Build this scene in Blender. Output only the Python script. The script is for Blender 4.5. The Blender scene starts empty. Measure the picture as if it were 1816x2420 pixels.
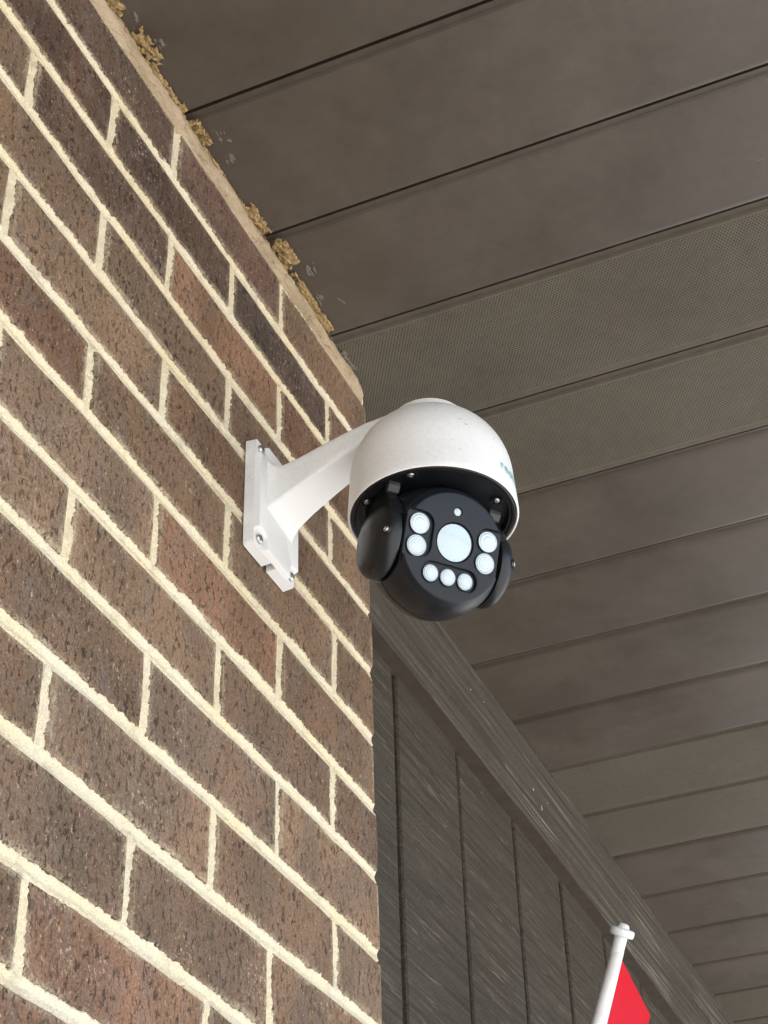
import bpy, bmesh, math, random
import numpy as np
from mathutils import Vector, Matrix
random.seed(7)
C = bpy.context.scene.collection
S = bpy.context.scene

# ------------------------------------------------------------------ camera, light, exposure
cam_d = bpy.data.cameras.new('camera'); cam = bpy.data.objects.new('camera', cam_d); C.objects.link(cam)
R_ = Vector((.9194, .3923, -.0267)); F_ = Vector((-.2970, .7375, .6065)).normalized()
R_ = (R_ - F_ * R_.dot(F_)).normalized(); U_ = R_.cross(F_)
M = Matrix((R_, U_, -F_)).transposed().to_4x4(); M.translation = Vector((.5096, -.7177, -1.1548))
cam.matrix_world = M
cam_d.sensor_fit = 'VERTICAL'; cam_d.sensor_height = 36; cam_d.lens = 36 * 3911.58 / 2420
cam_d.clip_start = .01; cam_d.clip_end = 2000
S.camera = cam
W = bpy.data.worlds.new('World'); S.world = W; W.use_nodes = True
nt = W.node_tree; bg = nt.nodes['Background']; sk = nt.nodes.new('ShaderNodeTexSky')
SUN_EL, SUN_AZ = math.radians(74), math.radians(-20)      # azimuth of the sun measured from +X towards +Y
sk.sky_type = 'NISHITA'; sk.sun_disc = False; sk.sun_elevation = SUN_EL
sk.sun_rotation = math.radians(90) - SUN_AZ; sk.air_density = 1.0; sk.dust_density = 3.0
nt.links.new(sk.outputs[0], bg.inputs[0]); bg.inputs[1].default_value = .15
sd = bpy.data.lights.new('sun', 'SUN'); sd.energy = 4.0; sd.angle = math.radians(.6); sd.color = (1, .95, .87)
so = bpy.data.objects.new('sun', sd); C.objects.link(so)
sdir = Vector((math.cos(SUN_EL) * math.cos(SUN_AZ), math.cos(SUN_EL) * math.sin(SUN_AZ), math.sin(SUN_EL)))
so.rotation_euler = sdir.to_track_quat('Z', 'Y').to_euler()
S.view_settings.view_transform = 'Standard'; S.view_settings.look = 'None'
S.view_settings.gamma = 1; S.view_settings.use_curve_mapping = False
S.view_settings.exposure = 1.92
GROUND_Z = -2.75

# ------------------------------------------------------------------ helpers
def thing(name, label, cat, loc=(0, 0, 0), group=None):
    o = bpy.data.objects.new(name, None); C.objects.link(o); o.location = loc
    o.empty_display_size = .05
    o['label'] = label; o['category'] = cat
    if group: o['group'] = group
    return o

def link(name, me, mat=None, parent=None, smooth=None):
    o = bpy.data.objects.new(name, me); C.objects.link(o)
    if mat and not me.materials: me.materials.append(mat)
    if parent:
        o.parent = parent
        p = parent; off = Vector((0, 0, 0))
        while p: off += p.location; p = p.parent
        o.location = -off                       # all meshes are written in world coordinates
    if smooth is not None:
        me.polygons.foreach_set('use_smooth', [True] * len(me.polygons))
        if smooth: me.set_sharp_from_angle(angle=math.radians(smooth))
    return o

def bm_mesh(bm, name='mesh', fix=True):
    if fix: bmesh.ops.recalc_face_normals(bm, faces=bm.faces)
    me = bpy.data.meshes.new(name); bm.to_mesh(me); bm.free(); return me

def prism(pts, f0, f1, chamfer=0):
    """pts: 2-D outline; f0,f1 map (u,v) -> 3-D for the two ends"""
    bm = bmesh.new()
    a = [bm.verts.new(f0(u, v)) for u, v in pts]; b = [bm.verts.new(f1(u, v)) for u, v in pts]
    bm.faces.new(a); bm.faces.new(b[::-1])
    n = len(pts)
    for i in range(n): bm.faces.new((a[i], b[i], b[(i + 1) % n], a[(i + 1) % n]))
    bmesh.ops.recalc_face_normals(bm, faces=bm.faces)
    if chamfer: bmesh.ops.bevel(bm, geom=list(bm.edges), offset=chamfer, segments=2, profile=.5, affect='EDGES', clamp_overlap=True)
    return bm

def box(x0, x1, y0, y1, z0, z1, bev=0):
    bm = bmesh.new(); bmesh.ops.create_cube(bm, size=1)
    for v in bm.verts:
        v.co = Vector((x0 if v.co.x < 0 else x1, y0 if v.co.y < 0 else y1, z0 if v.co.z < 0 else z1))
    if bev: bmesh.ops.bevel(bm, geom=list(bm.edges), offset=bev, segments=1, affect='EDGES')
    return bm

def lathe(prof, origin, axis, n=64, bm=None, refx=None):
    """prof: list of (r, h) along axis"""
    bm = bm or bmesh.new(); ax = Vector(axis).normalized()
    ux = Vector(refx) if refx else (Vector((0, 0, 1)).cross(ax) if abs(ax.z) < .9 else Vector((1, 0, 0)))
    ux = (ux - ax * ux.dot(ax)).normalized(); uy = ax.cross(ux); o = Vector(origin)
    rings = []
    for r, h in prof:
        if r < 1e-7: rings.append([bm.verts.new(o + ax * h)])
        else: rings.append([bm.verts.new(o + ax * h + (ux * math.cos(t) + uy * math.sin(t)) * r) for t in [2 * math.pi * k / n for k in range(n)]])
    for a, b in zip(rings, rings[1:]):
        if len(a) == 1 and len(b) == 1: continue
        for k in range(n):
            k2 = (k + 1) % n
            if len(a) == 1: bm.faces.new((a[0], b[k], b[k2]))
            elif len(b) == 1: bm.faces.new((a[k], b[0], a[k2]))
            else: bm.faces.new((a[k], b[k], b[k2], a[k2]))
    return bm

def loft(rings, caps=True, bm=None):
    bm = bm or bmesh.new(); R = [[bm.verts.new(p) for p in r] for r in rings]; n = len(R[0])
    for a, b in zip(R, R[1:]):
        for k in range(n): bm.faces.new((a[k], b[k], b[(k + 1) % n], a[(k + 1) % n]))
    if caps: bm.faces.new(R[0][::-1]); bm.faces.new(R[-1])
    return bm

_rng = np.random.default_rng(3)
_lat = _rng.random((256, 256))
def vnoise(x, y):
    xi = np.floor(x).astype(int); yi = np.floor(y).astype(int); fx = x - xi; fy = y - yi
    fx = fx * fx * (3 - 2 * fx); fy = fy * fy * (3 - 2 * fy)
    g = lambda i, j: _lat[i % 256, j % 256]
    return (g(xi, yi) * (1 - fx) + g(xi + 1, yi) * fx) * (1 - fy) + (g(xi, yi + 1) * (1 - fx) + g(xi + 1, yi + 1) * fx) * fy
def fbm(x, y, s, oct=4, seed=0):
    v = 0; a = 1; t = 0
    for k in range(oct):
        v = v + a * vnoise(x * s + 17.3 * k + seed * 7.1, y * s + 9.7 * k + seed * 3.3); t += a; a *= .5; s *= 2.03
    return v / t            # 0..1

def grid_mesh(P, keep=None, name='grid'):
    """P: (n,m,3) array -> mesh of quads; keep: (n-1,m-1) mask"""
    n, m, _ = P.shape
    idx = np.arange(n * m).reshape(n, m)
    q = np.stack([idx[:-1, :-1], idx[1:, :-1], idx[1:, 1:], idx[:-1, 1:]], -1).reshape(-1, 4)
    if keep is not None: q = q[keep.reshape(-1)]
    used = np.unique(q); mp = np.full(n * m, -1); mp[used] = np.arange(len(used))
    V = P.reshape(-1, 3)[used]; q = mp[q]
    me = bpy.data.meshes.new(name)
    me.vertices.add(len(V)); me.vertices.foreach_set('co', V.astype(np.float32).ravel())
    me.loops.add(len(q) * 4); me.loops.foreach_set('vertex_index', q.astype(np.int32).ravel())
    me.polygons.add(len(q)); me.polygons.foreach_set('loop_start', np.arange(0, len(q) * 4, 4, dtype=np.int32))
    me.update(calc_edges=True); me.validate()
    return me

# ------------------------------------------------------------------ materials
class NT:
    def __init__(s, name):
        s.m = bpy.data.materials.new(name); s.m.use_nodes = True; s.t = s.m.node_tree; s.b = s.t.nodes['Principled BSDF']
        s.geo = None
    def n(s, typ, **kw):
        x = s.t.nodes.new(typ)
        for k, v in kw.items(): setattr(x, k, v)
        return x
    def put(s, sock, v):
        if isinstance(v, bpy.types.NodeSocket): s.t.links.new(v, sock)
        elif isinstance(v, (tuple, list)) and len(v) == 3 and sock.type == 'RGBA': sock.default_value = (*v, 1)
        else: sock.default_value = v
    def pos(s):
        if not s.geo: s.geo = s.n('ShaderNodeNewGeometry')
        return s.geo.outputs['Position']
    def map(s, scale=(1, 1, 1), rot=(0, 0, 0), loc=(0, 0, 0)):
        m = s.n('ShaderNodeMapping'); s.put(m.inputs[0], s.pos()); m.inputs['Scale'].default_value = scale
        m.inputs['Rotation'].default_value = rot; s.put(m.inputs['Location'], loc); return m.outputs[0]
    def noise(s, scale, detail=4, rough=.55, vec=None, dist=0):
        x = s.n('ShaderNodeTexNoise'); s.put(x.inputs['Vector'], vec if vec is not None else s.pos())
        x.inputs['Scale'].default_value = scale; x.inputs['Detail'].default_value = detail; x.inputs['Roughness'].default_value = rough
        x.inputs['Distortion'].default_value = dist
        return x.outputs[0]
    def ramp(s, v, a, b, lo=0., hi=1.):
        x = s.n('ShaderNodeMapRange'); s.put(x.inputs[0], v); x.inputs[1].default_value = a; x.inputs[2].default_value = b
        x.inputs[3].default_value = lo; x.inputs[4].default_value = hi; x.clamp = True; return x.outputs[0]
    def math(s, op, a, b=0.):
        x = s.n('ShaderNodeMath', operation=op); s.put(x.inputs[0], a); s.put(x.inputs[1], b); return x.outputs[0]
    def mix(s, f, a, b, mode='MIX'):
        x = s.n('ShaderNodeMix', data_type='RGBA', blend_type=mode); s.put(x.inputs[0], f); s.put(x.inputs[6], a); s.put(x.inputs[7], b); return x.outputs[2]
    def bump(s, h, strength=.5, dist=.001, normal=None):
        x = s.n('ShaderNodeBump'); x.inputs['Strength'].default_value = strength; x.inputs['Distance'].default_value = dist
        s.put(x.inputs['Height'], h)
        if normal is not None: s.put(x.inputs['Normal'], normal)
        return x.outputs[0]
    def out(s, color=None, rough=None, normal=None, metal=None, spec=None, **kw):
        if color is not None: s.put(s.b.inputs['Base Color'], color)
        if rough is not None: s.put(s.b.inputs['Roughness'], rough)
        if normal is not None: s.put(s.b.inputs['Normal'], normal)
        if metal is not None: s.put(s.b.inputs['Metallic'], metal)
        if spec is not None: s.put(s.b.inputs['Specular IOR Level'], spec)
        for k, v in kw.items(): s.put(s.b.inputs[k.replace('_', ' ')], v)
        return s.m

def mat_brick():
    t = NT('fired_brick'); oi = t.n('ShaderNodeObjectInfo')
    off = t.n('ShaderNodeCombineXYZ'); t.put(off.inputs[0], t.math('MULTIPLY', oi.outputs['Random'], 31.)); t.put(off.inputs[1], t.math('MULTIPLY', oi.outputs['Random'], 77.))
    base = oi.outputs['Color']
    big = t.noise(14, 3, .5, t.map((1, 1, .7), loc=off.outputs[0]))
    c = t.mix(t.ramp(big, .35, .65), t.mix(1, base, (.80, .78, .75), 'MULTIPLY'), t.mix(1, base, (1.22, 1.12, 1.05), 'MULTIPLY'))
    red = t.noise(9, 3, .6, t.map((1, 1.3, .6), loc=off.outputs[0]))
    c = t.mix(t.ramp(red, .58, .76, 0, .45), c, (.22, .105, .068))
    gry = t.noise(45, 4, .65, t.map((1, 1.2, .7), loc=off.outputs[0]))
    c = t.mix(t.ramp(gry, .50, .68, 0, .45), c, (.19, .155, .13))
    fine = t.noise(560, 3, .7)
    c = t.mix(1, c, t.mix(t.ramp(fine, .3, .7), (.58, .58, .58), (1.38, 1.34, 1.30)), 'MULTIPLY')
    # light mineral flecks, smeared mortar near the arrises
    f1 = t.noise(330, 2, .6, t.map((1, 1, .7)))
    c = t.mix(t.ramp(f1, .655, .70, 0, .8), c, (.46, .31, .22))
    f3 = t.math('MULTIPLY', t.ramp(t.noise(260, 4, .7), .56, .62), t.ramp(t.noise(16, 3, .6), .58, .70))
    c = t.mix(t.math('MULTIPLY', f3, .8), c, (.56, .48, .35))
    tc = t.n('ShaderNodeTexCoord'); sg = t.n('ShaderNodeSeparateXYZ'); t.put(sg.inputs[0], tc.outputs['Generated'])
    ey = t.math('SUBTRACT', .5, t.math('ABSOLUTE', t.math('SUBTRACT', sg.outputs[1], .5))); ez = t.math('SUBTRACT', .5, t.math('ABSOLUTE', t.math('SUBTRACT', sg.outputs[2], .5)))
    em = t.math('MAXIMUM', t.ramp(ey, .012, .055, 1, 0), t.ramp(ez, .03, .17, 1, 0))
    sm = t.ramp(t.math('ADD', t.math('MULTIPLY', em, .30), t.noise(420, 5, .8)), .66, .84)
    sm = t.math('MULTIPLY', sm, t.ramp(t.noise(24, 3, .6), .38, .62, .15, .9))
    c = t.mix(sm, c, (.46, .38, .26))
    # pits and drag marks, mostly upright
    p1 = t.noise(150, 6, .78, t.map((1, 1.35, .8), rot=(math.radians(22), 0, 0)), .5)
    pit = t.math('MULTIPLY', t.ramp(p1, .560, .625), t.ramp(t.noise(26, 3, .6), .40, .60, .35, 1))
    p2 = t.noise(150, 3, .6, t.map((1, 2.4, .3)))
    pit2 = t.ramp(p2, .685, .72)
    pits = t.math('MAXIMUM', pit, pit2)
    c = t.mix(t.math('MULTIPLY', pits, .62), c, (.022, .015, .012))
    h = t.math('SUBTRACT', t.math('ADD', t.math('MULTIPLY', fine, .5), t.math('MULTIPLY', t.noise(170, 5, .7, t.map((1, 1.2, .8)), .8), 1.1)), t.math('MULTIPLY', pits, .9))
    return t.out(c, .85, t.bump(h, 1.0, .0021), spec=.25)

def mat_mortar():
    t = NT('cream_mortar')
    big = t.noise(11, 3, .5); c = t.mix(t.ramp(big, .38, .66), (.75, .67, .51), (.75, .64, .43))
    c = t.mix(t.ramp(t.noise(34, 4, .6), .55, .72, 0, .55), c, (.42, .37, .28))
    g = t.noise(900, 3, .7); c = t.mix(1, c, t.mix(t.ramp(g, .32, .68), (.74, .72, .68), (1.12, 1.12, 1.12)), 'MULTIPLY')
    c = t.mix(t.ramp(t.noise(420, 2, .6), .70, .74, 0, .6), c, (.17, .13, .09))
    h = t.math('ADD', g, t.math('MULTIPLY', t.noise(260, 4, .7), 1.2))
    return t.out(c, .95, t.bump(h, .8, .0010), spec=.15)

def mat_caulk():
    t = NT('sandy_sealant')
    c = t.mix(t.ramp(t.noise(40, 4, .6, t.map((1, .4, 1))), .35, .7), (.33, .25, .16), (.52, .41, .28))
    c = t.mix(t.ramp(t.noise(160, 4, .7, t.map((1, .35, 1))), .54, .68, 0, .7), c, (.19, .135, .085))
    g = t.noise(800, 3, .7); c = t.mix(1, c, t.mix(t.ramp(g, .3, .7), (.8, .8, .78), (1.1, 1.1, 1.1)), 'MULTIPLY')
    return t.out(c, .95, t.bump(t.math('ADD', g, t.noise(200, 4, .7)), .8, .001), spec=.15)

def mat_soffit(vented=False):
    t = NT('vented_brown_panel' if vented else 'brown_panel')
    a, b = ((.094, .081, .058), (.124, .109, .082)) if vented else ((.058, .045, .033), (.086, .069, .054))
    c = t.mix(t.ramp(t.noise(3.5, 6, .65), .36, .64), a, b)
    c = t.mix(1, c, t.mix(t.ramp(t.noise(70, 5, .65), .3, .7), (.90, .91, .90), (1.10, 1.08, 1.05)), 'MULTIPLY')
    c = t.mix(t.ramp(t.noise(26, 4, .6), .62, .8, 0, .25), c, (.07, .055, .045))
    sc = t.noise(30, 3, .6, t.map((1, 4, 1), rot=(0, 0, .9))); c = t.mix(t.ramp(sc, .74, .80, 0, .14), c, (.30, .28, .25))
    h = t.noise(500, 2, .6)
    if vented:
        sx = t.n('ShaderNodeSeparateXYZ'); t.put(sx.inputs[0], t.pos())
        P = .0034
        u = t.math('DIVIDE', sx.outputs[0], P); v = t.math('DIVIDE', sx.outputs[1], P * .866)
        row = t.math('FLOOR', v); u2 = t.math('ADD', u, t.math('MULTIPLY', t.math('MODULO', t.math('ABSOLUTE', row), 2.), .5))
        du = t.math('SUBTRACT', t.math('FRACT', t.math('ADD', u2, 50.)), .5); dv = t.math('SUBTRACT', t.math('FRACT', v), .5)
        r = t.math('SQRT', t.math('ADD', t.math('MULTIPLY', du, du), t.math('MULTIPLY', dv, dv)))
        hole = t.ramp(r, .20, .30, 1, 0)
        # holes only away from the panel's solid edges: attribute painted on the mesh gives distance from edge
        at = t.n('ShaderNodeAttribute', attribute_name='edge'); hole = t.math('MULTIPLY', hole, t.ramp(at.outputs['Fac'], .016, .0175))
        hole = t.math('MULTIPLY', hole, t.ramp(t.noise(120, 3, .6), .30, .52, .55, 1))
        rim = t.math('MULTIPLY', t.ramp(r, .26, .34, 1, 0), t.ramp(at.outputs['Fac'], .016, .0175))
        c = t.mix(t.math('MULTIPLY', rim, .8), c, (.050, .041, .030))
        c = t.mix(t.math('MULTIPLY', hole, .9), c, (.008, .007, .006))
        fld = t.ramp(at.outputs['Fac'], .013, .0165)
        c = t.mix(fld, t.mix(1, c, (.82, .80, .84), 'MULTIPLY'), c)
        h = t.math('SUBTRACT', t.math('MULTIPLY', h, .2), t.math('MULTIPLY', hole, 1.))
        return t.out(c, .6, t.bump(h, .6, .0006), spec=.3)
    return t.out(c, t.ramp(t.noise(18, 4, .6), .3, .7, .33, .45), t.bump(h, .12, .0005), spec=.62)

def mat_wood(name, along, c0, c1, line, rot=(0, 0, 0), strong=1., gs=150, ls=150, gate=9):
    """rough-sawn painted timber; along = mapping scale that stretches grain"""
    t = NT(name); oi = t.n('ShaderNodeObjectInfo')
    off = t.n('ShaderNodeCombineXYZ'); t.put(off.inputs[2], t.math('MULTIPLY', oi.outputs['Random'], 13.))
    v = t.map(along, rot, loc=off.outputs[0])
    g = t.noise(gs, 7, .70, v, .2); c = t.mix(t.ramp(g, .30, .70), c0, c1)
    ln = t.noise(ls, 2, .5, v, .15); l1 = t.ramp(t.math('ABSOLUTE', t.math('SUBTRACT', ln, .5)), .0, .020, 1, 0)
    l1 = t.math('MULTIPLY', l1, t.ramp(t.noise(gate, 4, .65, t.map((1, .5, 1), loc=off.outputs[0])), .40, .62))
    c = t.mix(t.math('MULTIPLY', l1, .6 * strong), c, line)
    fz = t.noise(420, 4, .75); c = t.mix(1, c, t.mix(t.ramp(fz, .3, .7), (.70, .70, .70), (1.32, 1.30, 1.28)), 'MULTIPLY')
    c = t.mix(t.ramp(t.noise(210, 3, .6), .73, .76, 0, .7), c, (.34, .31, .26))
    h = t.math('ADD', t.math('ADD', t.math('MULTIPLY', g, 1.6), t.math('MULTIPLY', l1, .5)), t.math('MULTIPLY', fz, .7))
    return t.out(c, .85, t.bump(h, 1. * min(1, strong), .0016), spec=.12)

def mat_plain(name, col, rough=.5, metal=0., spec=.5, mottle=.08, bumps=0.):
    t = NT(name); n = t.noise(40, 4, .6)
    c = t.mix(1, col, t.mix(t.ramp(n, .3, .7), (1 - mottle,) * 3, (1 + mottle,) * 3), 'MULTIPLY')
    nm = t.bump(t.noise(900, 2, .6), bumps, .0004) if bumps else None
    return t.out(c, rough, nm, metal, spec)

def mat_white():
    t = NT('white_painted_metal')
    c = t.mix(t.ramp(t.noise(22, 3, .6), .4, .7), (.80, .80, .79), (.77, .77, .755))
    geo = t.n('ShaderNodeNewGeometry'); sep = t.n('ShaderNodeSeparateXYZ'); t.put(sep.inputs[0], geo.outputs['Normal'])
    dust = t.math('MULTIPLY', t.ramp(sep.outputs[1], -.2, -.9), t.ramp(t.noise(300, 4, .7), .42, .6))
    c = t.mix(t.math('MULTIPLY', dust, .12), c, (.42, .37, .31))
    sp = t.math('MULTIPLY', t.ramp(t.noise(330, 2, .5), .715, .74), t.ramp(t.noise(22, 2, .5), .46, .58))
    c = t.mix(t.math('MULTIPLY', sp, .75), c, (.12, .10, .09))
    return t.out(c, .38, t.bump(t.noise(1200, 2, .5), .06, .0003), spec=.5)

def mat_black():
    t = NT('black_plastic')
    c = t.mix(t.ramp(t.noise(40, 4, .6), .35, .7), (.006, .007, .009), (.010, .012, .014))
    d = t.math('MULTIPLY', t.ramp(t.noise(90, 5, .7), .60, .78), .18)
    c = t.mix(d, c, (.12, .11, .10))
    return t.out(c, t.ramp(t.noise(60, 3, .6), .3, .7, .30, .40), t.bump(t.noise(1600, 2, .5), .10, .0003), spec=.45)

def mat_lens(name, col, rough=.16):
    t = NT(name)
    c = t.mix(t.ramp(t.noise(300, 4, .6), .4, .7), col, tuple(k * .95 for k in col))
    m = t.out(c, rough, spec=.6); t.b.inputs['Coat Weight'].default_value = .6; t.b.inputs['Coat Roughness'].default_value = .08
    return m

BRICK, MORTAR, CAULK = mat_brick(), mat_mortar(), mat_caulk()
SOFF, VENT = mat_soffit(), mat_soffit(True)
FRIEZE = mat_wood('rough_frieze_timber', (1, .014, 1), (.036, .031, .025), (.120, .109, .088), (.42, .39, .33), strong=1.35, gs=110, ls=80, gate=8)
SIDING = mat_wood('rough_siding_timber', (1, .030, 1.0), (.040, .034, .027), (.086, .076, .062), (.24, .215, .17), rot=(math.radians(-2), 0, 0), strong=.85, gs=150, ls=130, gate=14)
TRIM = mat_plain('smooth_brown_trim', (.060, .046, .037), .75, spec=.15, mottle=.15)
DARK = mat_plain('dark_cavity', (.02, .018, .016), .9)
WHITE, BLACK = mat_white(), mat_black()
BLACK2 = mat_plain('black_face_plastic', (.008, .011, .016), .38, spec=.32, bumps=.08)
DUSTY_LIT = mat_plain('dusty_lit_black_plastic', (.075, .08, .082), .6, mottle=.5)  # dust grey, lifted further to paint in light on the ledge facet
STEEL = mat_plain('zinc_screw', (.55, .55, .56), .28, 1.0, mottle=.25)
LENS = mat_lens('sky_pale_glass', (.46, .56, .62)); LED = mat_lens('frosted_sky_led_glass', (.52, .60, .65))  # white sky reflection painted into both base colours
TEAL = mat_plain('teal_print', (.16, .50, .55), .4)
FOAM = NT('dried_foam'); _c = FOAM.mix(FOAM.ramp(FOAM.noise(300, 4, .7, FOAM.map((1, .5, 1))), .35, .65), (.17, .10, .04), (.44, .32, .16))
FOAM = FOAM.out(_c, .9, FOAM.bump(FOAM.noise(500, 4, .7), 1., .001), spec=.1)
SCUFF = mat_plain('pale_scuff', (.15, .13, .105), .9, mottle=.3)
PLASTIC = mat_plain('white_pole_plastic', (.78, .80, .78), .35)
t = NT('white_sleeve_fabric'); SLEEVE = t.out(t.mix(t.ramp(t.noise(30, 3, .5), .35, .7), (.72, .70, .68), (.60, .58, .57)), .7, t.bump(t.noise(1500, 2, .5), .2, .0004), spec=.2)
t = NT('red_flag_fabric'); FLAGM = t.out(t.mix(t.ramp(t.noise(12, 3, .5), .35, .7), (.92, .016, .030), (.88, .03, .055)), .75, t.bump(t.noise(1500, 2, .5), .2, .0004), spec=.2)
_tr = FLAGM.node_tree; _ts = _tr.nodes.new('ShaderNodeBsdfTranslucent'); _ts.inputs[0].default_value = (.85, .02, .06, 1)
_mx = _tr.nodes.new('ShaderNodeMixShader'); _mx.inputs[0].default_value = .45; _o = _tr.nodes['Material Output']
_tr.links.new(_tr.nodes['Principled BSDF'].outputs[0], _mx.inputs[1]); _tr.links.new(_ts.outputs[0], _mx.inputs[2]); _tr.links.new(_mx.outputs[0], _o.inputs[0])

# ------------------------------------------------------------------ ground
t = NT('concrete_ground'); _c = t.mix(t.ramp(t.noise(.6, 5, .6), .3, .7), (.29, .29, .28), (.36, .36, .35))
_c = t.mix(1, _c, t.mix(t.ramp(t.noise(60, 4, .7), .3, .7), (.85,) * 3, (1.12,) * 3), 'MULTIPLY')
GR = t.out(_c, .9, t.bump(t.noise(90, 4, .7), .5, .003))
bm = bmesh.new(); bmesh.ops.create_grid(bm, x_segments=24, y_segments=24, size=700)
for v in bm.verts: v.co.z = GROUND_Z
o = link('ground', bm_mesh(bm), GR); o['kind'] = 'structure'

# ------------------------------------------------------------------ brick wall
H = .0677; TOP = .0137; YC = .506
BED = {1: [(-.0984, 0), (-.0036, -.0035), (.1071, .0009), (.2016, -.0056), (.3099, -.0044), (.4088, -.0004), (.459, .001)],
 2: [(-.1482, -.0042), (-.1052, -.0008), (-.0015, -.0007), (.0986, -.0048), (.2365, .0003), (.2873, .0038), (.3973, .0053)],
 3: [(-.1418, .0033), (-.1009, .0024), (.0017, -.0032), (.1012, .0015), (.1524, -.0042), (.2059, -.0061), (.3034, .002), (.4016, -.003), (.4707, -.0017)],
 4: [(-.1277, .0014), (-.1073, -.0028), (.0045, .0006), (.0795, .001), (.1017, -.0022), (.2092, .008), (.3519, .0022), (.411, .0053), (.5006, -.0014)],
 5: [(-.114, .0014), (-.1028, -.0009), (-.0037, -.0026), (.1006, .006), (.23, .0075), (.3431, .0045), (.4247, .0056), (.4973, .0052)],
 6: [(-.1007, .0032), (-.0743, .0045), (.0026, .0057), (.1057, .002), (.2101, .009), (.3131, .0025), (.3757, -.0037), (.4232, .004), (.5038, -.0007)],
 7: [(-.0866, .0012), (.0021, .0027), (.1092, .007), (.2043, .0019), (.3105, .004), (.4168, -.0017), (.505, -.0018)],
 8: [(-.0735, .0041), (.0067, .0081), (.1078, .0056), (.209, .0055), (.3083, .0007), (.4154, .0017), (.5011, .0009)],
 9: [(-.0593, .0019), (-.0044, 0), (.0143, -.0019), (.1035, .007), (.2108, .0015), (.3101, .0037), (.4183, -.0034), (.5017, -.0013)],
 10: [(-.0454, .0006), (.0019, .0036), (.1043, -.0011), (.209, .0043), (.3009, -.0007), (.4083, .0025), (.4745, .0028)],
 11: [(-.0314, -.0006), (-.0032, -.0051), (.0987, .0031), (.2115, -.0011), (.2543, -.0023)], 12: [(-.0174, -.0021), (.0743, .0046)]}
NC = 20
BX = np.linspace(-.3, .55, 40); BS = {}
for k_, v_ in BED.items():
    px_, py_ = np.array([q[0] for q in v_]), np.array([q[1] for q in v_])
    m_ = py_.mean()
    co_ = np.polyfit(px_, py_ - m_, 2) if len(v_) > 4 else [0, 0, 0]
    BS[k_] = m_ + .7 * np.polyval(co_, np.clip(BX, px_[0], px_[-1]))
def bedz(k, y):
    y = np.asarray(y, float)
    d = np.interp(y, BX, BS[k]) if k in BS else y * 0
    return -k * H + d
HEAD = {1: [-.0005, .2038, .4088], 3: [.0017, .2059, .412], 5: [.0054, .2146, .4197], 7: [-.0001, .208, .4153], 9: [-.0044, .2092, .4161], 11: [-.0019, .2099],
        0: [-.11, .0968, .3029], 2: [-.1052, .0986, .3029], 4: [-.1085, .1034, .3075], 6: [-.1, .1057, .3109], 8: [-.098, .1078, .3095], 10: [-.1, .1031, .302]}
rb = random.Random(5)
heads = {}
for c in range(NC):
    base = HEAD.get(c)
    if base is None: base = [(.207 * i + (0 if c % 2 else .1035)) - .103 * 0 for i in (0, 1, 2 if c % 2 else 1)]; base = sorted(set(base))
    base = list(base)
    while base[0] > -1.0: base.insert(0, base[0] - .2065 + rb.uniform(-.003, .003))
    while base[-1] + .2 < YC - .03: base.append(base[-1] + .2065)
    heads[c] = base
BH, HH = .0056, .0047          # half widths of bed and head joints
wall = thing('brick_wall', 'brown textured brick wall with cream mortar joints, camera bracket fixed to it', 'wall', (-.05, -.4, GROUND_Z))
tints = [(.176, .120, .078), (.165, .112, .073), (.190, .132, .087), (.150, .102, .068), (.178, .118, .077), (.198, .140, .094), (.168, .120, .083), (.188, .114, .074)]
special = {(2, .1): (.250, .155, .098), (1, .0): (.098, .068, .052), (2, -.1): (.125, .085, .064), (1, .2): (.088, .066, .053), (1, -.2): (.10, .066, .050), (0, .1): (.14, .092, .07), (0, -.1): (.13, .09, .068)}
def brick_mesh(y0, y1, k, corner):
    yy = np.linspace(y0, y1, 7)
    ztop = (bedz(k, yy) - BH) if k > 0 else np.full(7, -.006)
    zbot = bedz(k + 1, yy) + BH
    fx = rb.uniform(-.0006, .0009); tilt = rb.uniform(-.0008, .0008)
    outer = []
    for i in range(7): outer.append((yy[i], ztop[i] + rb.uniform(-.0008, .0008)))
    outer.append((y1 + rb.uniform(-.0008, .0012), (ztop[-1] + zbot[-1]) / 2))
    for i in range(6, -1, -1): outer.append((yy[i], zbot[i] + rb.uniform(-.0008, .0008)))
    outer.append((y0 + rb.uniform(-.0008, .0008), (ztop[0] + zbot[0]) / 2))
    cy = (y0 + y1) / 2; cz = (ztop[3] + zbot[3]) / 2
    bm = bmesh.new(); n = len(outer)
    depth = -.092
    back = [bm.verts.new((depth, y, z)) for y, z in outer]
    edge = [bm.verts.new((fx - .0017, y, z)) for y, z in outer]
    inn = [bm.verts.new((fx + tilt * (y - cy) / (y1 - y0) * 2 + rb.uniform(-.0003, .0003), y + (.0016 if y < cy else -.0016), z + (.0016 if z < cz else -.0016))) for y, z in outer]
    for a, b in ((back, edge), (edge, inn)):
        for i in range(n): bm.faces.new((a[i], a[(i + 1) % n], b[(i + 1) % n], b[i]))
    m = bm.faces.new(inn); bm.faces.new(back[::-1])
    bmesh.ops.triangulate(bm, faces=[m])
    return bm_mesh(bm)
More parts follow.
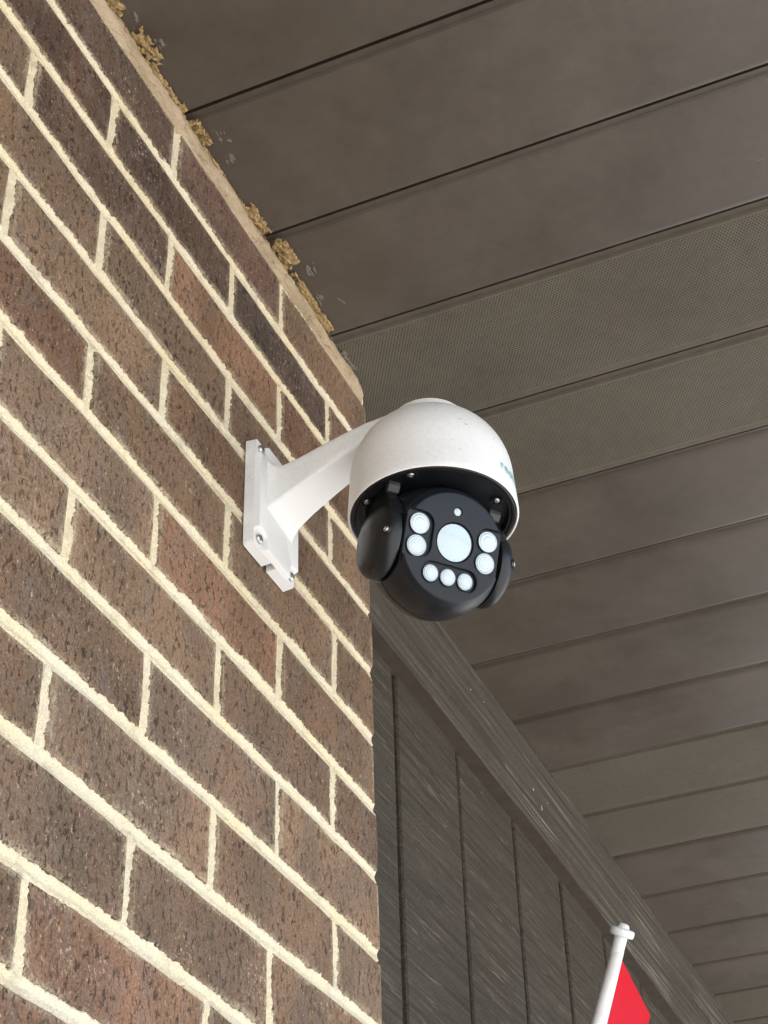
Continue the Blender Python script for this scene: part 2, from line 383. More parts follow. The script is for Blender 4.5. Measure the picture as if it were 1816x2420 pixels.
for c in range(NC):
    hs = heads[c] + [YC + HH]
    for i in range(len(hs) - 1):
        y0, y1 = hs[i] + HH, hs[i + 1] - HH
        if i == len(hs) - 2: y1 = YC + rb.uniform(-.0015, .0015)
        if y1 - y0 < .02: continue
        b = link('brick', brick_mesh(y0, y1, c, i == len(hs) - 2), BRICK, wall)
        col = rb.choice(tints); f = rb.uniform(.88, 1.12)
        for (cc, yy_), s_ in special.items():
            if cc == c and abs(y0 - yy_) < .03:
                col, f = s_, 1
                if (cc, yy_) == (2, .1): b['label'] = 'orange-brown brick paler than its neighbours'
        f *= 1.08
        if c >= 6: f *= 1.08  # lower courses lifted, upper dimmed: fall of light put into brick colour
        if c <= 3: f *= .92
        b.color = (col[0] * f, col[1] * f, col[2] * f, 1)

# mortar: fine relief, tooled slightly hollow, ragged over the brick edges
def mortar_mesh(y0, y1, z0, z1, st):
    ys = np.arange(y0, y1 + st / 2, st); zs = np.arange(z0, z1 + st / 2, st)
    Y, Z = np.meshgrid(ys, zs, indexing='ij')
    db = np.full(Y.shape, 9.); rel = np.zeros(Y.shape)
    for k in range(1, NC + 1):
        dz = np.abs(Z - bedz(k, Y)); d = dz - BH
        m = d < db; db = np.where(m, d, db)
    dh = np.full(Y.shape, 9.)
    for c in range(NC):
        zt = bedz(c, Y) if c > 0 else np.full(Y.shape, TOP); zb = bedz(c + 1, Y)
        inc = (Z <= zt) & (Z > zb)
        for h in heads[c]:
            d = np.abs(Y - h - .0015 * np.sin(Z * 60 + h * 40)) - HH
            dh = np.where(inc & (d < dh), d, dh)
    d = np.minimum(db, dh)
    d = np.where(Z > -.009, np.minimum(d, -.009 - Z + .002), d)
    rag = fbm(Y, Z, 120, 3, 1) - .5; rag2 = fbm(Y, Z, 420, 2, 2) - .5; big = fbm(Y, Z, 22, 3, 4)
    d = d + rag * .0020 + rag2 * .0026 - np.clip(big - .55, 0, 1) * .012 + .0001
    hollow = np.clip(-d / .0055, 0, 1)
    X = -.0004 - .0022 * hollow + (fbm(Y, Z, 300, 3, 5) - .5) * .0016 + (fbm(Y, Z, 60, 2, 6) - .5) * .0012
    out = d > 0
    X = np.where(out, X - np.clip(d / .0022, 0, 1) * .010 + .0006 * (d < .0008), X)
    P = np.stack([X, Y, Z], -1)
    m = (d[:-1, :-1] < .0035) | (d[1:, 1:] < .0035)
    return grid_mesh(P, m, 'mortar')
for nm, a in (('mortar', (-.16, YC - .0025, -.86, TOP - .001, .00125)), ('mortar', (-1.0, -.16, -1.35, TOP - .001, .004)), ('mortar', (-.16, YC - .0025, -1.35, -.86, .004))):
    o = link(nm, mortar_mesh(*a), MORTAR, wall, smooth=0); o['kind'] = 'stuff'
link('wall_core', bm_mesh(box(-.10, -.012, -1.0, YC - .004, GROUND_Z, TOP - .002)), MORTAR, wall)
# outer reaches of the wall that the photograph does not show
t = NT('far_brickwork'); bt = t.n('ShaderNodeTexBrick'); mp = t.n('ShaderNodeCombineXYZ'); sx = t.n('ShaderNodeSeparateXYZ'); t.put(sx.inputs[0], t.pos())
t.put(mp.inputs[0], sx.outputs[1]); t.put(mp.inputs[1], sx.outputs[2]); t.put(bt.inputs['Vector'], mp.outputs[0])
for k, v in (('Scale', 1.), ('Mortar Size', .005), ('Brick Width', .2065), ('Row Height', H), ('Color1', (.085, .058, .043, 1)), ('Color2', (.11, .07, .05, 1)), ('Mortar', (.6, .52, .36, 1))): bt.inputs[k].default_value = v
FARB = t.out(bt.outputs[0], .9)
link('lower_brickwork', bm_mesh(box(-.05, 0, -1.0, YC - .002, GROUND_Z, -1.3545)), FARB, wall)
link('side_brickwork', bm_mesh(box(-.10, 0, -5.0, -1.002, GROUND_Z, TOP - .002)), FARB, wall)

# sealant bead between wall head and soffit
ys = np.arange(-.17, .497, .0016); us = np.linspace(0, 1, 30)
Yg, Ug = np.meshgrid(ys, us, indexing='ij')
endf = np.clip((.500 - Yg) / .03, 0, 1) ** .5
wob = (fbm(Yg, Ug * 0, 22, 3, 9) - .5)
zlow = -.0120 + wob * .012 + (fbm(Yg, Ug * 0, 260, 3, 12) - .5) * .004
Zg = TOP - .0005 + (zlow - TOP) * Ug
bul = np.sin(np.clip(Ug * 1.25, 0, 1) * np.pi) ** .6
Xg = -.003 + (.0065 + wob * .004) * bul * endf + (fbm(Yg, Ug * .03, 160, 3, 11) - .5) * .0030 + .0035 * (1 - Ug)
crk = Ug - .60 - (fbm(Yg, Ug * 0, 90, 3, 13) - .5) * .30
Xg = Xg - .0034 * np.exp(-(crk / .045) ** 2) * np.clip((fbm(Yg, Ug * 0, 30, 2, 14) - .40) * 6, 0, 1) + (fbm(Yg, Ug * .3, 420, 2, 15) - .5) * .0012
link('sealant_bead', grid_mesh(np.stack([Xg, Yg, Zg], -1)), CAULK, wall, smooth=0)

# ------------------------------------------------------------------ soffit
soff = thing('soffit', 'dark brown lined soffit overhead, two perforated panels in every group of six', 'soffit', (.4, 1.2, TOP))
SY = [.0954, .2559, .4079, .5810, .7382, .9019, 1.0623, 1.2233, 1.3796, 1.5411, 1.7033, 1.8724, 2.0381, 2.2043, 2.3666, 2.5265]
first = -7
SYx = [SY[0] + .163 * k for k in range(first, 0)] + SY + [SY[-1] + .163 * k for k in range(1, 16)]
EAVE = 1.1
for j in range(len(SYx) - 1):
    k = j + first; y0, y1 = SYx[j], SYx[j + 1]
    vent = (k % 6) in (2, 3)
    w = .0165
    # cross-section in (y, dz): lip, sloping shoulder, flat, bottom lip; dz negative is down
    prof = [(y0 + .0014, .0140), (y0 + .0050, .0130), (y0 + .0052, .0036), (y0 + .0120, .0042), (y0 + w - .0022, .0006), (y0 + w, .0002), (y0 + w + .004, 0), (y1 - .006, 0), (y1 - .0012, .0002), (y1, .0010), (y1 + .0004, .0035), (y1 - .002, .012)]
    xs = [-.16, EAVE] if not vent else [-.16, EAVE]
    P = np.zeros((2, len(prof), 3))
    for a, x in enumerate(xs):
        for b_, (y, dz) in enumerate(prof): P[a, b_] = (x, y, TOP + dz)
    me = grid_mesh(P)
    if vent:
        # subdivide the flat so the edge attribute interpolates correctly
        full = []
        for (ya, za), (yb, zb) in zip(prof, prof[1:]):
            n = max(1, int(abs(yb - ya) / .01)); full += [(ya + (yb - ya) * q / n, za + (zb - za) * q / n) for q in range(n)]
        full.append(prof[-1])
        P = np.zeros((2, len(full), 3))
        for a, x in enumerate(xs):
            for b_, (y, dz) in enumerate(full): P[a, b_] = (x, y, TOP + dz)
        me = grid_mesh(P)
        at = me.attributes.new('edge', 'FLOAT', 'POINT')
        for v in me.vertices: at.data[v.index].value = max(0, min(v.co.y - y0, y1 - v.co.y + .006))
    me.flip_normals()
    o = link('perforated_panel' if vent else 'plain_panel', me, VENT if vent else SOFF, soff, smooth=40)
    if vent: o['label'] = 'perforated brown soffit panel'
link('roof_deck', bm_mesh(box(-4.0, EAVE + .02, -5.0, 6.0, TOP + .015, TOP + .18)), DARK, soff)
link('fascia', bm_mesh(box(EAVE + .021, EAVE + .045, -5.0, 6.0, TOP - .03, TOP + .20)), SOFF, soff)

# dried foam scraps and scuffs along the joint
def residue(y0, y1, x0, x1, thr, seed, stretch=1., h=.004, mat=None, skew=0., name='foam_residue', fr=230):
    st = .0007; ys = np.arange(y0, y1, st); xs = np.arange(x0, x1, st)
    Y, X = np.meshgrid(ys, xs, indexing='ij')
    e = 1 - np.maximum(np.abs((Y - (y0 + y1) / 2) / ((y1 - y0) / 2)) ** 2, np.abs((X - (x0 + x1) / 2) / ((x1 - x0) / 2)) ** 2)
    n = fbm(Y / stretch, X, fr, 4, seed)
    m = n + .42 * e - thr
    Z = TOP - .0004 - np.clip(m * 4, 0, 1) ** .5 * h * (.35 + .9 * fbm(Y / stretch, X, 330, 4, seed + 5))
    k = (m[:-1, :-1] > 0) & (m[1:, 1:] > 0)
    if k.sum() < 4: return
    me = grid_mesh(np.stack([X + skew * (Y - y0), Y, Z], -1), k); me.flip_normals()
    link(name, me, mat or FOAM, soff, smooth=0)
residue(-.052, -.016, .000, .015, .58, 1)
residue(-.002, .042, .003, .019, .62, 2); residue(.034, .088, .0035, .0085, .60, 3, 1.8, .003)
residue(.084, .097, .003, .012, .62, 4); residue(.102, .136, .002, .015, .56, 5, 1, .006)
residue(.130, .205, .0005, .0065, .62, 6, 2, .005); residue(.206, .258, .002, .015, .60, 7, 1, .004)
residue(.262, .303, .003, .022, .54, 8, 1, .005); residue(.310, .402, .003, .0135, .56, 9, 3.5, .003)
residue(-.06, .42, -.001, .0058, .60, 41, 1.6, .003)
residue(.425, .470, .002, .010, .70, 10, 1, .002, SCUFF, name='scuff_mark')
for q in ((-.02, .0, .012, .022, 21), (.012, .032, .016, .03, 22), (.12, .15, .016, .030, 23), (.15, .165, .010, .026, 24), (.30, .33, .016, .034, 25), (.335, .37, .012, .024, 26), (.355, .38, .03, .04, 27)):
    residue(q[0], q[1], q[2], q[3], .86, q[4], 3.5, .0005, SCUFF, name='scuff_mark', fr=620)

# ------------------------------------------------------------------ timber wall beyond the corner
tw = thing('timber_wall', 'grooved dark timber wall under a rough frieze board beyond the brick corner', 'wall', (-.12, 2.5, GROUND_Z))
XS, XF = -.111, -.0895
GY = [.837, 1.044, 1.2585, 1.4635, 1.673]
gy = [GY[0] - .206 * k for k in (2, 1)] + GY + [GY[-1] + .207 * k for k in range(1, 17)]
ZB = [(.3, -.117), (.77, -.1195), (1.03, -.119), (1.28, -.1175), (1.7, -.128), (2.07, -.1385), (3, -.150), (5.5, -.152)]
def zb(y): return float(np.interp(y, *zip(*ZB)))
rs = random.Random(11)
FLECKS = [(1.294, -.0596, .0018, .0022), (1.327, -.0735, .0012, .0048), (1.36, -.05, .0010, .0010), (1.05, -.030, .0010, .0012), (1.10, -.022, .0008, .0010)]
FLECK = mat_plain('pale_paint_fleck', (.55, .52, .45), .8)
for i in range(len(gy) - 1):
    y0, y1 = gy[i] + .0062, gy[i + 1] - .0062
    if i == 0: y0 = YC - .2
    fx = XS + rs.uniform(-.0008, .0008)
    bm = bmesh.new(); nz = 14
    zs = [zb(y0) + .02 + (GROUND_Z - .1 + .1 - zb(y0)) * (k / nz) ** 1.8 for k in range(nz + 1)]
    rows = []
    for z in zs:
        j0, j1 = rs.uniform(-.0012, .0012), rs.uniform(-.0012, .0012)
        rows.append([bm.verts.new(p) for p in ((fx - .02, y0 + j0, z), (fx - .0025, y0 + j0, z), (fx, y0 + j0 + .002, z), (fx, y1 + j1 - .002, z), (fx - .0025, y1 + j1, z), (fx - .02, y1 + j1, z))])
    for a, b in zip(rows, rows[1:]):
        for k in range(5): bm.faces.new((a[k], b[k], b[k + 1], a[k + 1]))
    link('siding_board', bm_mesh(bm), SIDING, tw)
    if i != 2:            # thin tongue visible in the groove
        g = gy[i + 1] if i + 1 < len(gy) else 0
        link('groove_tongue', bm_mesh(box(XS - .02, XS - .0048, g - .0034, g + .0034, GROUND_Z, zb(g) + .01)), SIDING, tw)
link('backing_board', bm_mesh(box(XS - .06, XS - .019, .3, 5.6, GROUND_Z, TOP)), DARK, tw)
# frieze board: sawn face, waney lower edge
ys = np.arange(.30, 5.6, .02); rows = []
nv = 12
P = np.zeros((len(ys), nv + 4, 3))
for i, y in enumerate(ys):
    b = zb(y) + (float(fbm(np.array(y), np.array(0.), 14, 3, 31)) - .5) * .006
    up = TOP + .004
    P[i, 0] = (XS - .004, y, b)
    P[i, 1] = (XF - .0015, y, b); 
    for k in range(nv):
        f = k / (nv - 1); P[i, 2 + k] = (XF + (.0008 if 0 < k < nv - 1 else -.0005) + (float(fbm(np.array(y * .5), np.array(f * 3.), 6, 2, 33)) - .5) * .0016, y, b + .001 + (up - b - .001) * f)
    P[i, nv + 2] = (XF - .002, y, up + .001); P[i, nv + 3] = (XS - .004, y, up + .001)
me = grid_mesh(P)
me.materials.append(FRIEZE); me.materials.append(TRIM)
me.update()
for p in me.polygons:
    if abs(p.normal.z) > .7: p.material_index = 1
link('frieze_board', me, None, tw, smooth=18)

for (y, z, w, hh) in FLECKS:
    bm = bmesh.new(); bmesh.ops.create_icosphere(bm, subdivisions=1, radius=1)
    for v in bm.verts: v.co = Vector((XF + .0010 + v.co.x * .0006, y + v.co.y * w + v.co.z * w * .3, z + v.co.z * hh * (1 + .3 * v.co.y)))
    link('paint_fleck', bm_mesh(bm), FLECK, tw)

# ------------------------------------------------------------------ security camera
AX = Vector((.1515, .277, 0))
cam_t = thing('security_camera', 'white dome security camera with black swivel head on a curved wall bracket', 'security camera', (.0, .277, -.307))
# mounting plate ------------------------------------------------
Y0, Y1, Z0, Z1 = .2385, .3150, -.3615, -.2510
def arc(cy, cz, r, a0, a1, n=8): return [(cy + r * math.cos(math.radians(a0 + (a1 - a0) * i / n)), cz + r * math.sin(math.radians(a0 + (a1 - a0) * i / n))) for i in range(n + 1)]
ym = (Y0 + Y1) / 2
notch = [(ym - .0075, Z0), (ym - .0055, Z0 + .003)] + arc(ym, Z0 + .006, .0050, 180, 0, 8) + [(ym + .0055, Z0 + .003), (ym + .0075, Z0)]
notch = [(ym - .0046, Z0)] + [(ym - .0040, Z0 + .001)] + arc(ym, Z0 + .030, .0040, 180, 0, 8) + [(ym + .0040, Z0 + .001), (ym + .0046, Z0)]
r = .003
full = arc(Y0 + r, Z0 + r, r, 180, 270, 3) + notch + arc(Y1 - r, Z0 + r, r, 270, 360, 3) + arc(Y1 - r, Z1 - r, r, 0, 90, 3) + arc(Y0 + r, Z1 - r, r, 90, 180, 3)
T0, T1 = .0098, .0148
sc = .0086; br = .0064
def bite(cy, cz, qa, qb, n=8): return arc(cy, cz, br, qa, qb, n)
scr = [(Y0 + sc, Z0 + sc), (Y1 - sc, Z0 + sc), (Y1 - sc, Z1 - sc), (Y0 + sc, Z1 - sc)]
upper = []
upper += [(Y0, scr[0][1] + br)] + bite(*scr[0], 90, 0) + [(scr[0][0] + br, Z0)]
upper += [(scr[1][0] - br, Z0)] + bite(*scr[1], 180, 90) + [(Y1, scr[1][1] + br)]
upper += [(Y1, scr[2][1] - br)] + bite(*scr[2], 270, 180) + [(scr[2][0] - br, Z1)]
upper += [(scr[3][0] + br, Z1)] + bite(*scr[3], 360, 270) + [(Y0, scr[3][1] - br)]
def draft(u, v, d): return (u + (d if u < ym else -d) * min(1, abs(u - ym) / .03), v + (d if v < (Z0 + Z1) / 2 else -d) * min(1, abs(v - (Z0 + Z1) / 2) / .05))
bm = prism(full, lambda u, v: (.0006, u, v), lambda u, v: (T0, *draft(u, v, .0006)))
me1 = bm_mesh(bm)
bm = bmesh.new(); bm.from_mesh(me1)
n = len(upper)
levels = [(T0 - .0003, .0007), (T1 - .0012, .0016), (T1 - .0003, .0021), (T1, .0030)]
rg = [[bm.verts.new((x, *draft(u, v, d))) for u, v in upper] for x, d in levels]
for a, b in zip(rg, rg[1:]):
    for i in range(n): bm.faces.new((a[i], b[i], b[(i + 1) % n], a[(i + 1) % n]))
bm.faces.new(rg[-1])
plate = link('mounting_plate', bm_mesh(bm), WHITE, cam_t, smooth=35)
def screw(origin, axis, r, parent, mat=STEEL, name='screw'):
    bm = lathe([(r, -.001), (r, r * .15), (r * .92, r * .38), (r * .6, r * .58), (r * .42, r * .6), (r * .40, r * .22), (0, r * .15)], origin, axis, 20)
    return link(name, bm_mesh(bm), mat, parent, smooth=40)
for cy, cz in scr: screw((T0 + .0008, cy, cz), (1, 0, 0), .0044, plate)
# arm ------------------------------------------------------------
secs = [(.0135, -.262, -.3275, .0275), (.0150, -.2655, -.3235, .0250), (.0180, -.270, -.3195, .0225), (.024, -.2725, -.3140, .0205), (.037, -.2690, -.3050, .0195),
        (.059, -.2620, -.2920, .0188), (.081, -.2555, -.2795, .0184), (.102, -.2505, -.2700, .0180), (.122, -.2475, -.2640, .0165), (.135, -.2470, -.2620, .0130)]
rings = []
for x, zt, zbm, hw in secs:
    ring = []
    h = zt - zbm; cr = min(.0055, h * .3)
    for cy, cz, a0 in ((hw - cr, zt - cr, 0), (-hw + cr, zt - cr, 90)): ring += [(x, ym + cy + cr * math.cos(math.radians(a0 + 15 * i)), cz + cr * math.sin(math.radians(a0 + 15 * i))) for i in range(7)]
    up_ = .0055 * max(0, 1 - abs(x - .018) / .045)
    cr2 = .0022 + .0035 * min(1, max(0, (x - .02) / .05)); wb = hw * .97
    for cy, cz, a0 in ((-wb + cr2, zbm + cr2, 180), (wb - cr2, zbm + cr2, 270)): ring += [(x, ym + cy + cr2 * math.cos(math.radians(a0 + 22.5 * i)), cz + (up_ if cy < 0 else 0) + cr2 * math.sin(math.radians(a0 + 22.5 * i))) for i in range(5)]
    rings.append(ring)
link('bracket_arm', bm_mesh(loft(rings)), WHITE, cam_t, smooth=40)
# hood -----------------------------------------------------------
RIM = -.3575
prof = []
ztop = -.2562
prof = [(.0664, RIM + .004), (.0668, RIM + .0005), (.0674, RIM), (.0682, RIM + .0003), (.0686, RIM + .0015)]
zc = -.325; rc = .0668
for i in range(1, 6): 
    f = i / 5; z = RIM + .0015 + (zc - RIM - .0015) * f; prof.append((.0686 + (rc - .0686) * f ** 1.2, z))
for i in range(1, 22):
    a = math.radians(90 * i / 22); prof.append((rc * math.cos(a) ** .95, zc + (ztop - zc) * math.sin(a) ** .95))
prof.append((0, ztop))
hood_prof = prof
bm = lathe([(r_, z_) for r_, z_ in prof], (AX.x, AX.y, 0), (0, 0, 1), 128)
hood = link('dome_housing', bm_mesh(bm), WHITE, cam_t, smooth=40)
cp = [(.0330, -.2680), (.0330, -.2600), (.0322, -.2585), (.0314, -.2579), (.0311, -.2564), (.0300, -.2557), (0, -.2553)]
link('housing_cap', bm_mesh(lathe(cp, (AX.x, AX.y, 0), (0, 0, 1), 96)), WHITE, hood, smooth=30)
def hood_r(z):
    zs_ = [p[1] for p in prof[4:]]; rs_ = [p[0] for p in prof[4:]]
    return float(np.interp(z, zs_, rs_))
# logo
tc = bpy.data.curves.new('logo', 'FONT'); tc.body = 'reolink'; tc.size = .0132; tc.resolution_u = 4; tc.space_character = 1.08; tc.offset = .00012
to = bpy.data.objects.new('logo_tmp', tc); C.objects.link(to); bpy.context.view_layer.update()
me = bpy.data.meshes.new_from_object(to.evaluated_get(bpy.context.evaluated_depsgraph_get())); bpy.data.objects.remove(to)
bm = bmesh.new(); bm.from_mesh(me); bmesh.ops.subdivide_edges(bm, edges=[e for e in bm.edges if e.calc_length() > .002], cuts=2)
LOGO_AZ, LOGO_Z = math.radians(-16.0), -.3400
for v in bm.verts:
    z = LOGO_Z + v.co.y; rr = hood_r(z) + .00035; a = LOGO_AZ + v.co.x / .0675
    v.co = Vector((AX.x + rr * math.cos(a), AX.y + rr * math.sin(a), z))
link('logo_print', bm_mesh(bm, fix=False), TEAL, hood)
# rotor plate inside the hood
rp = [(.0663, RIM + .0045), (.0660, RIM + .0012), (.0650, RIM + .0004), (.0632, RIM + .0006), (.0626, RIM + .0018), (.0622, RIM + .0020), (.0618, RIM + .0012), (.0608, RIM + .0012), (.0602, RIM + .0030), (.0600, RIM + .0075), (.030, RIM + .0078), (0, RIM + .0078)]
rotor = link('rotor_plate', bm_mesh(lathe(rp, (AX.x, AX.y, 0), (0, 0, 1), 96)), BLACK, cam_t, smooth=35)
for (x, y) in ((.1535, .2255), (.1085, .2420), (.2030, .2840), (.1500, .3280)):
    bm = lathe([(.0050, .0004), (.0047, .0022), (.0040, .0022), (.0038, .0006), (0, .0006)], (x, y, RIM + .0078), (0, 0, -1), 20)
    ring = link('screw_recess', bm_mesh(bm), BLACK, rotor, smooth=40)
    screw((x, y, RIM + .0074), (0, 0, -1), .0031, rotor)
# swivel head ----------------------------------------------------
az, el = -.7063, -.3972
nn = Vector((math.cos(el) * math.cos(az), math.cos(el) * math.sin(az), math.sin(el)))
aa = Vector((-nn.y, nn.x, 0)).normalized(); tt = nn.cross(aa)
nh = Vector((nn.x, nn.y, 0)).normalized()
BC = Vector((.1515, .277, -.3918)); RB = .0530; DF = .0310
def cut_ball(R, cuts):
    bm = bmesh.new(); bmesh.ops.create_uvsphere(bm, u_segments=96, v_segments=64, radius=R)
    # pole along nn so the rows follow the face
    rot = nn.to_track_quat('Z', 'Y').to_matrix()
    for v in bm.verts: v.co = rot @ v.co
    for no, d in cuts:
        g = list(bm.verts) + list(bm.edges) + list(bm.faces)
        res = bmesh.ops.bisect_plane(bm, geom=g, plane_co=no * d, plane_no=no, clear_outer=True)
        ed = [e for e in res['geom_cut'] if isinstance(e, bmesh.types.BMEdge)]
        f = bmesh.ops.holes_fill(bm, edges=ed, sides=0)
    for v in bm.verts: v.co += BC
    return bm
CA = .0412
front = link('front_shell', bm_mesh(cut_ball(RB, [(nn, DF - .0052), (-nn, .0004), (aa, CA), (-aa, CA)])), BLACK, cam_t, smooth=25)
rear = link('rear_shell', bm_mesh(cut_ball(RB + .0003, [(nn, -.0012), (aa, CA), (-aa, CA)])), BLACK, cam_t, smooth=25)
link('shell_core', bm_mesh(cut_ball(RB - .0012, [(nn, DF - .0060), (aa, CA - .001), (-aa, CA - .001)])), BLACK, front, smooth=25)
# face plate with recesses, cut with booleans
def FP(u, v, w): return BC + aa * u + tt * v + nn * w
def fprism(pts, w0, w1, draftk=0.):
    cu = sum(p[0] for p in pts) / len(pts); cv = sum(p[1] for p in pts) / len(pts)
    return prism(pts, lambda u, v: FP(u, v, w0), lambda u, v: FP(u + (u - cu) * draftk, v + (v - cv) * draftk, w1))
def circ(cu, cv, r, n=40): return [(cu + r * math.cos(2 * math.pi * i / n), cv + r * math.sin(2 * math.pi * i / n)) for i in range(n)]
def stadium(cu, cv, hw, r): return [(cu + hw + r * math.cos(math.radians(a)), cv + r * math.sin(math.radians(a))) for a in range(-90, 91, 12)] + [(cu - hw + r * math.cos(math.radians(a)), cv + r * math.sin(math.radians(a))) for a in range(90, 271, 12)]
rf = math.sqrt(RB ** 2 - DF ** 2) - .0002
outl = []
for i in range(128):
    a = 2 * math.pi * i / 128; u, v = rf * math.cos(a), rf * math.sin(a); outl.append((max(-.0405, min(.0405, u)), v))
bm = bmesh.new(); lv = [(DF - .0055, .0), (DF - .0035, 0), (DF - .0018, 0), (DF - .0006, .0001), (DF - .0001, .0004), (DF + .0001, .0010)]
rg = []
for w, ins in lv:
    k = (math.sqrt(RB ** 2 - w * w) - ins - .0001) / rf; rg.append([bm.verts.new(FP(max(-.0408, min(.0408, u * k)), v * k, w)) for u, v in outl])
nO = len(outl)
for a, b in zip(rg, rg[1:]):
    for i in range(nO): bm.faces.new((a[i], a[(i + 1) % nO], b[(i + 1) % nO], b[i]))
bm.faces.new(rg[-1]); bm.faces.new(rg[0][::-1])
bmesh.ops.dissolve_degenerate(bm, dist=1e-6, edges=bm.edges)
face_me = bm_mesh(bm)
def rrect(u0, u1, v0, v1, r, side):
    # open towards the rim on 'side'
    if side < 0: return [(u0, v0), (u1 - r, v0)] + [(u1 - r + r * math.cos(math.radians(a)), v0 + r + r * math.sin(math.radians(a))) for a in range(-80, 1, 10)] + [(u1 - r + r * math.cos(math.radians(a)), v1 - r + r * math.sin(math.radians(a))) for a in range(0, 91, 10)] + [(u0, v1)]
    return [(-u, v) for u, v in rrect(-u1, -u0, v0, v1, r, -1)][::-1]
lu, tu, tl = .0299, .0115, -.0062
cut = [fprism(rrect(-.050, -.0185, -.0152, .0212, .0100, -1), DF - .0030, DF + .004, .06), fprism(rrect(.0185, .050, -.0152, .0212, .0100, 1), DF - .0030, DF + .004, .06),
       fprism(stadium(0, -.0246, .0145, .0089), DF - .0030, DF + .004, .10), fprism(circ(.0008, .0032, .0158), DF - .0040, DF + .004, .05), fprism(circ(0, .0280, .0036, 24), DF - .0035, DF + .004)]
tmp = bpy.data.objects.new('tmp', face_me); C.objects.link(tmp); kill = [tmp]
for b in cut:
    co = bpy.data.objects.new('cut', bm_mesh(b)); C.objects.link(co); kill.append(co)
    md = tmp.modifiers.new('b', 'BOOLEAN'); md.object = co; md.operation = 'DIFFERENCE'; md.solver = 'EXACT'
bpy.context.view_layer.update()
fm = bpy.data.meshes.new_from_object(tmp.evaluated_get(bpy.context.evaluated_depsgraph_get()))
for k in kill: bpy.data.objects.remove(k)
bm = bmesh.new(); bm.from_mesh(fm)
es = [e for e in bm.edges if e.is_manifold and e.calc_face_angle(0) > math.radians(50) and all((v.co - BC).dot(nn) > DF - .0012 for v in e.verts)]
bmesh.ops.bevel(bm, geom=es, offset=.0005, segments=2, affect='EDGES', clamp_overlap=True)
face = link('face_plate', bm_mesh(bm), BLACK2, cam_t, smooth=30)
def lens_obj(name, u, v, r, w, mat, ripples=0, dome=.0008, collar=.0008):
    c0 = lathe([(r + collar, -.003), (r + collar, .0006), (r + collar * .7, .0006), (r + .0001, .0005), (r, -.001)], FP(u, v, w), nn, 40)
    col = link(name + '_collar', bm_mesh(c0), BLACK2, face, smooth=35)
    pr = []; n = 26
    for i in range(n + 1):
        f = 1 - i / n; h = dome * (1 - f * f) + (ripples * .00010 * math.sin(f * math.pi * 2 * ripples) * f if ripples else 0)
        pr.append((r * f, h))
    return link(name, bm_mesh(lathe(pr, FP(u, v, w), nn, 48)), mat, face, smooth=60)
lens_obj('main_lens', .0008, .0032, .0149, DF - .0012, LENS, 0, .0014, .0004)
for u in (-lu, lu):
    lens_obj('infrared_lens', u, tu, 0.0082, DF - .0022, LED, 3, .0010); lens_obj('infrared_lens', u + (.0 if u < 0 else 0), tl, 0.0082, DF - .0022, LED, 4, .0010)
for u in (-.0150, 0, .0150): lens_obj('spotlight_lens', u, -.0246, .0065, DF - .0022, LED, 4, .0014)
lens_obj('light_sensor', 0, .0280, .0031, DF - .0012, LENS, 0, .0005, .0003)
# ears -----------------------------------------------------------
def ear(sgn):
    ax = aa * sgn; rows = []; nA = 72
    prof = [(.0436, .950), (.0440, .975), (.0455, .995), (.0478, 1.0), (.0505, .985), (.0535, .93), (.0562, .83), (.0583, .69), (.0598, .52), (.0607, .33), (.0610, .14)]
    r0 = .0308
    for s, k in prof:
        rows.append([BC + ax * s + nh * (r0 * k * math.sin(th) - .0012) + Vector((0, 0, 1)) * (r0 * k * math.cos(th) - .0022) for th in [2 * math.pi * i / nA for i in range(nA)]])
    bm = loft(rows, caps=True)
    e = link('side_arm', bm_mesh(bm), BLACK, cam_t, smooth=40)
    # flat neck from the round arm up to the rotor plate
    pts = [(-.0285, .006), (.0290, .006), (.0262, .016), (.0205, .026), (.0165, .034), (.0165, .0425), (-.0215, .0425), (-.0225, .034), (-.0255, .020)]
    rr = [[BC + ax * s_ + nh * (u * k_) + Vector((0, 0, v)) for u, v in pts] for s_, k_ in ((.0412, .96), (.0418, 1.), (.0480, 1.0), (.0500, .97), (.0508, .90))]
    link('neck', bm_mesh(loft(rr)), BLACK, e, smooth=30)
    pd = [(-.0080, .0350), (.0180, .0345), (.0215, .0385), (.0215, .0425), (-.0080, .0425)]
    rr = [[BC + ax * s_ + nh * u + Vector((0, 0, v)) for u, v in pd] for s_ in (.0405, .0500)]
    link('neck_pad', bm_mesh(loft(rr)), DUSTY_LIT, e, smooth=20)  # added block, its paler grey painting the lit ledge plus some dust
    p = BC + nh * .0245 + Vector((0, 0, -.0095))
    d = (ax * .85 + nh * .5).normalized()
    base = p + ax * .0560
    bm = lathe([(.0042, -.001), (.0040, .0003), (.0034, .0003), (.0032, -.001), (0, -.001)], base, d, 20)
    link('screw_recess', bm_mesh(bm), BLACK, e, smooth=40); screw(base - d * .0004, d, .0025, e)
ear(-1); ear(1)

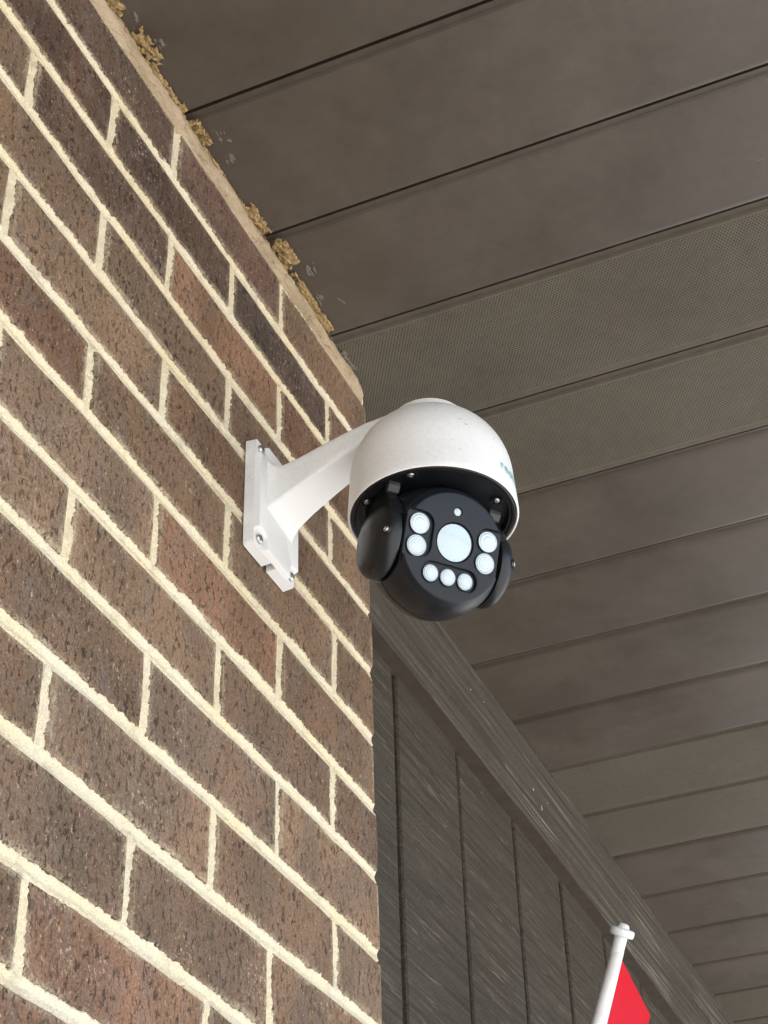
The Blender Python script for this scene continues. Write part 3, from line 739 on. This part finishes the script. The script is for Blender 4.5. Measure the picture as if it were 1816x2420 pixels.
# ------------------------------------------------------------------ flag on its pole
tip = Vector((.0926, .982, -.4200)); bot = Vector((.0445, 1.0083, -.5150)); dn = (bot - tip).normalized()
L = (XS + .012 - tip.x) / dn.x
pole_t = thing('flag_pole', 'white plastic pole with a round finial slanting out from the timber wall', 'flagpole', tuple(tip + dn * L))
rp_ = .0052
fin = [(0, .0155), (.0038, .0150), (.0058, .0135), (.0066, .0112), (.0068, .0100), (.0120, .0094), (.0134, .0080), (.0136, .0035), (.0125, .0010), (.0072, .0), (.0070, -.018), (.0068, -.022), (0, -.022)]
link('finial', bm_mesh(lathe(fin, tip + dn * .0105, -dn, 32)), PLASTIC, pole_t, smooth=40)
link('pole', bm_mesh(lathe([(.0060, 0), (.0060, L - .01), (.0, L - .01)], tip + dn * .01, dn, 24)), PLASTIC, pole_t, smooth=40)
base = tip + dn * (L - .02)
link('wall_socket', bm_mesh(lathe([(.011, -.06), (.012, -.058), (.012, .02), (0, .02)], base, dn, 24)), PLASTIC, pole_t, smooth=40)
link('socket_plate', bm_mesh(box(XS - .001, XS + .006, base.y - .025, base.y + .025, base.z - .05, base.z + .04, .002)), PLASTIC, pole_t)
fl = thing('flag', 'red flag with white hoist sleeve hanging from the white slanted pole', 'flag', tuple(tip + dn * .02))
# sleeve
rings = []
nS = 26; side = Vector((0, 1, 0)); side = (side - dn * side.dot(dn)).normalized(); oth = dn.cross(side)
LS = .34
for i in range(nS + 1):
    f = i / nS; c = tip + dn * (.024 + LS * f); r1 = .0072 + .0070 * min(1, f * 3) ** .8; r2 = .0070 + .0020 * f
    c = c + side * (.0005 + .002 * f)
    rings.append([c + side * (r1 * math.cos(a) * (1 + .06 * math.sin(9 * f + a))) + oth * (r2 * math.sin(a)) for a in [2 * math.pi * k / 28 for k in range(28)]])
link('hoist_sleeve', bm_mesh(loft(rings)), SLEEVE, fl, smooth=50)
# cloth
A = Vector((.0900, 1.0686, -.4896)); top0 = tip + dn * .028 + side * .0050
e1 = A - top0; nU, nV = 26, 60
P = np.zeros((nU + 1, nV + 1, 3))
for i in range(nU + 1):
    for j in range(nV + 1):
        u, v = i / nU, j / nV
        p = top0 + e1 * u + dn * (LS * v * .97) + side * .0006 * v
        w = oth * (.022 * math.sin(3.2 * u + 5 * v) * u * v - .011 * math.exp(-((v - .30 - .5 * u) / .07) ** 2) * (1 - u) + .010 * math.exp(-((v - .55 - .2 * u) / .05) ** 2) * math.sin(3.1 * u) + .006 * math.sin(11 * v + 7 * u) * v * u)
        p = p + w - side * (.030 * u * u * v) 
        P[i, j] = p
me = grid_mesh(P)
link('flag_cloth', me, FLAGM, fl, smooth=0)
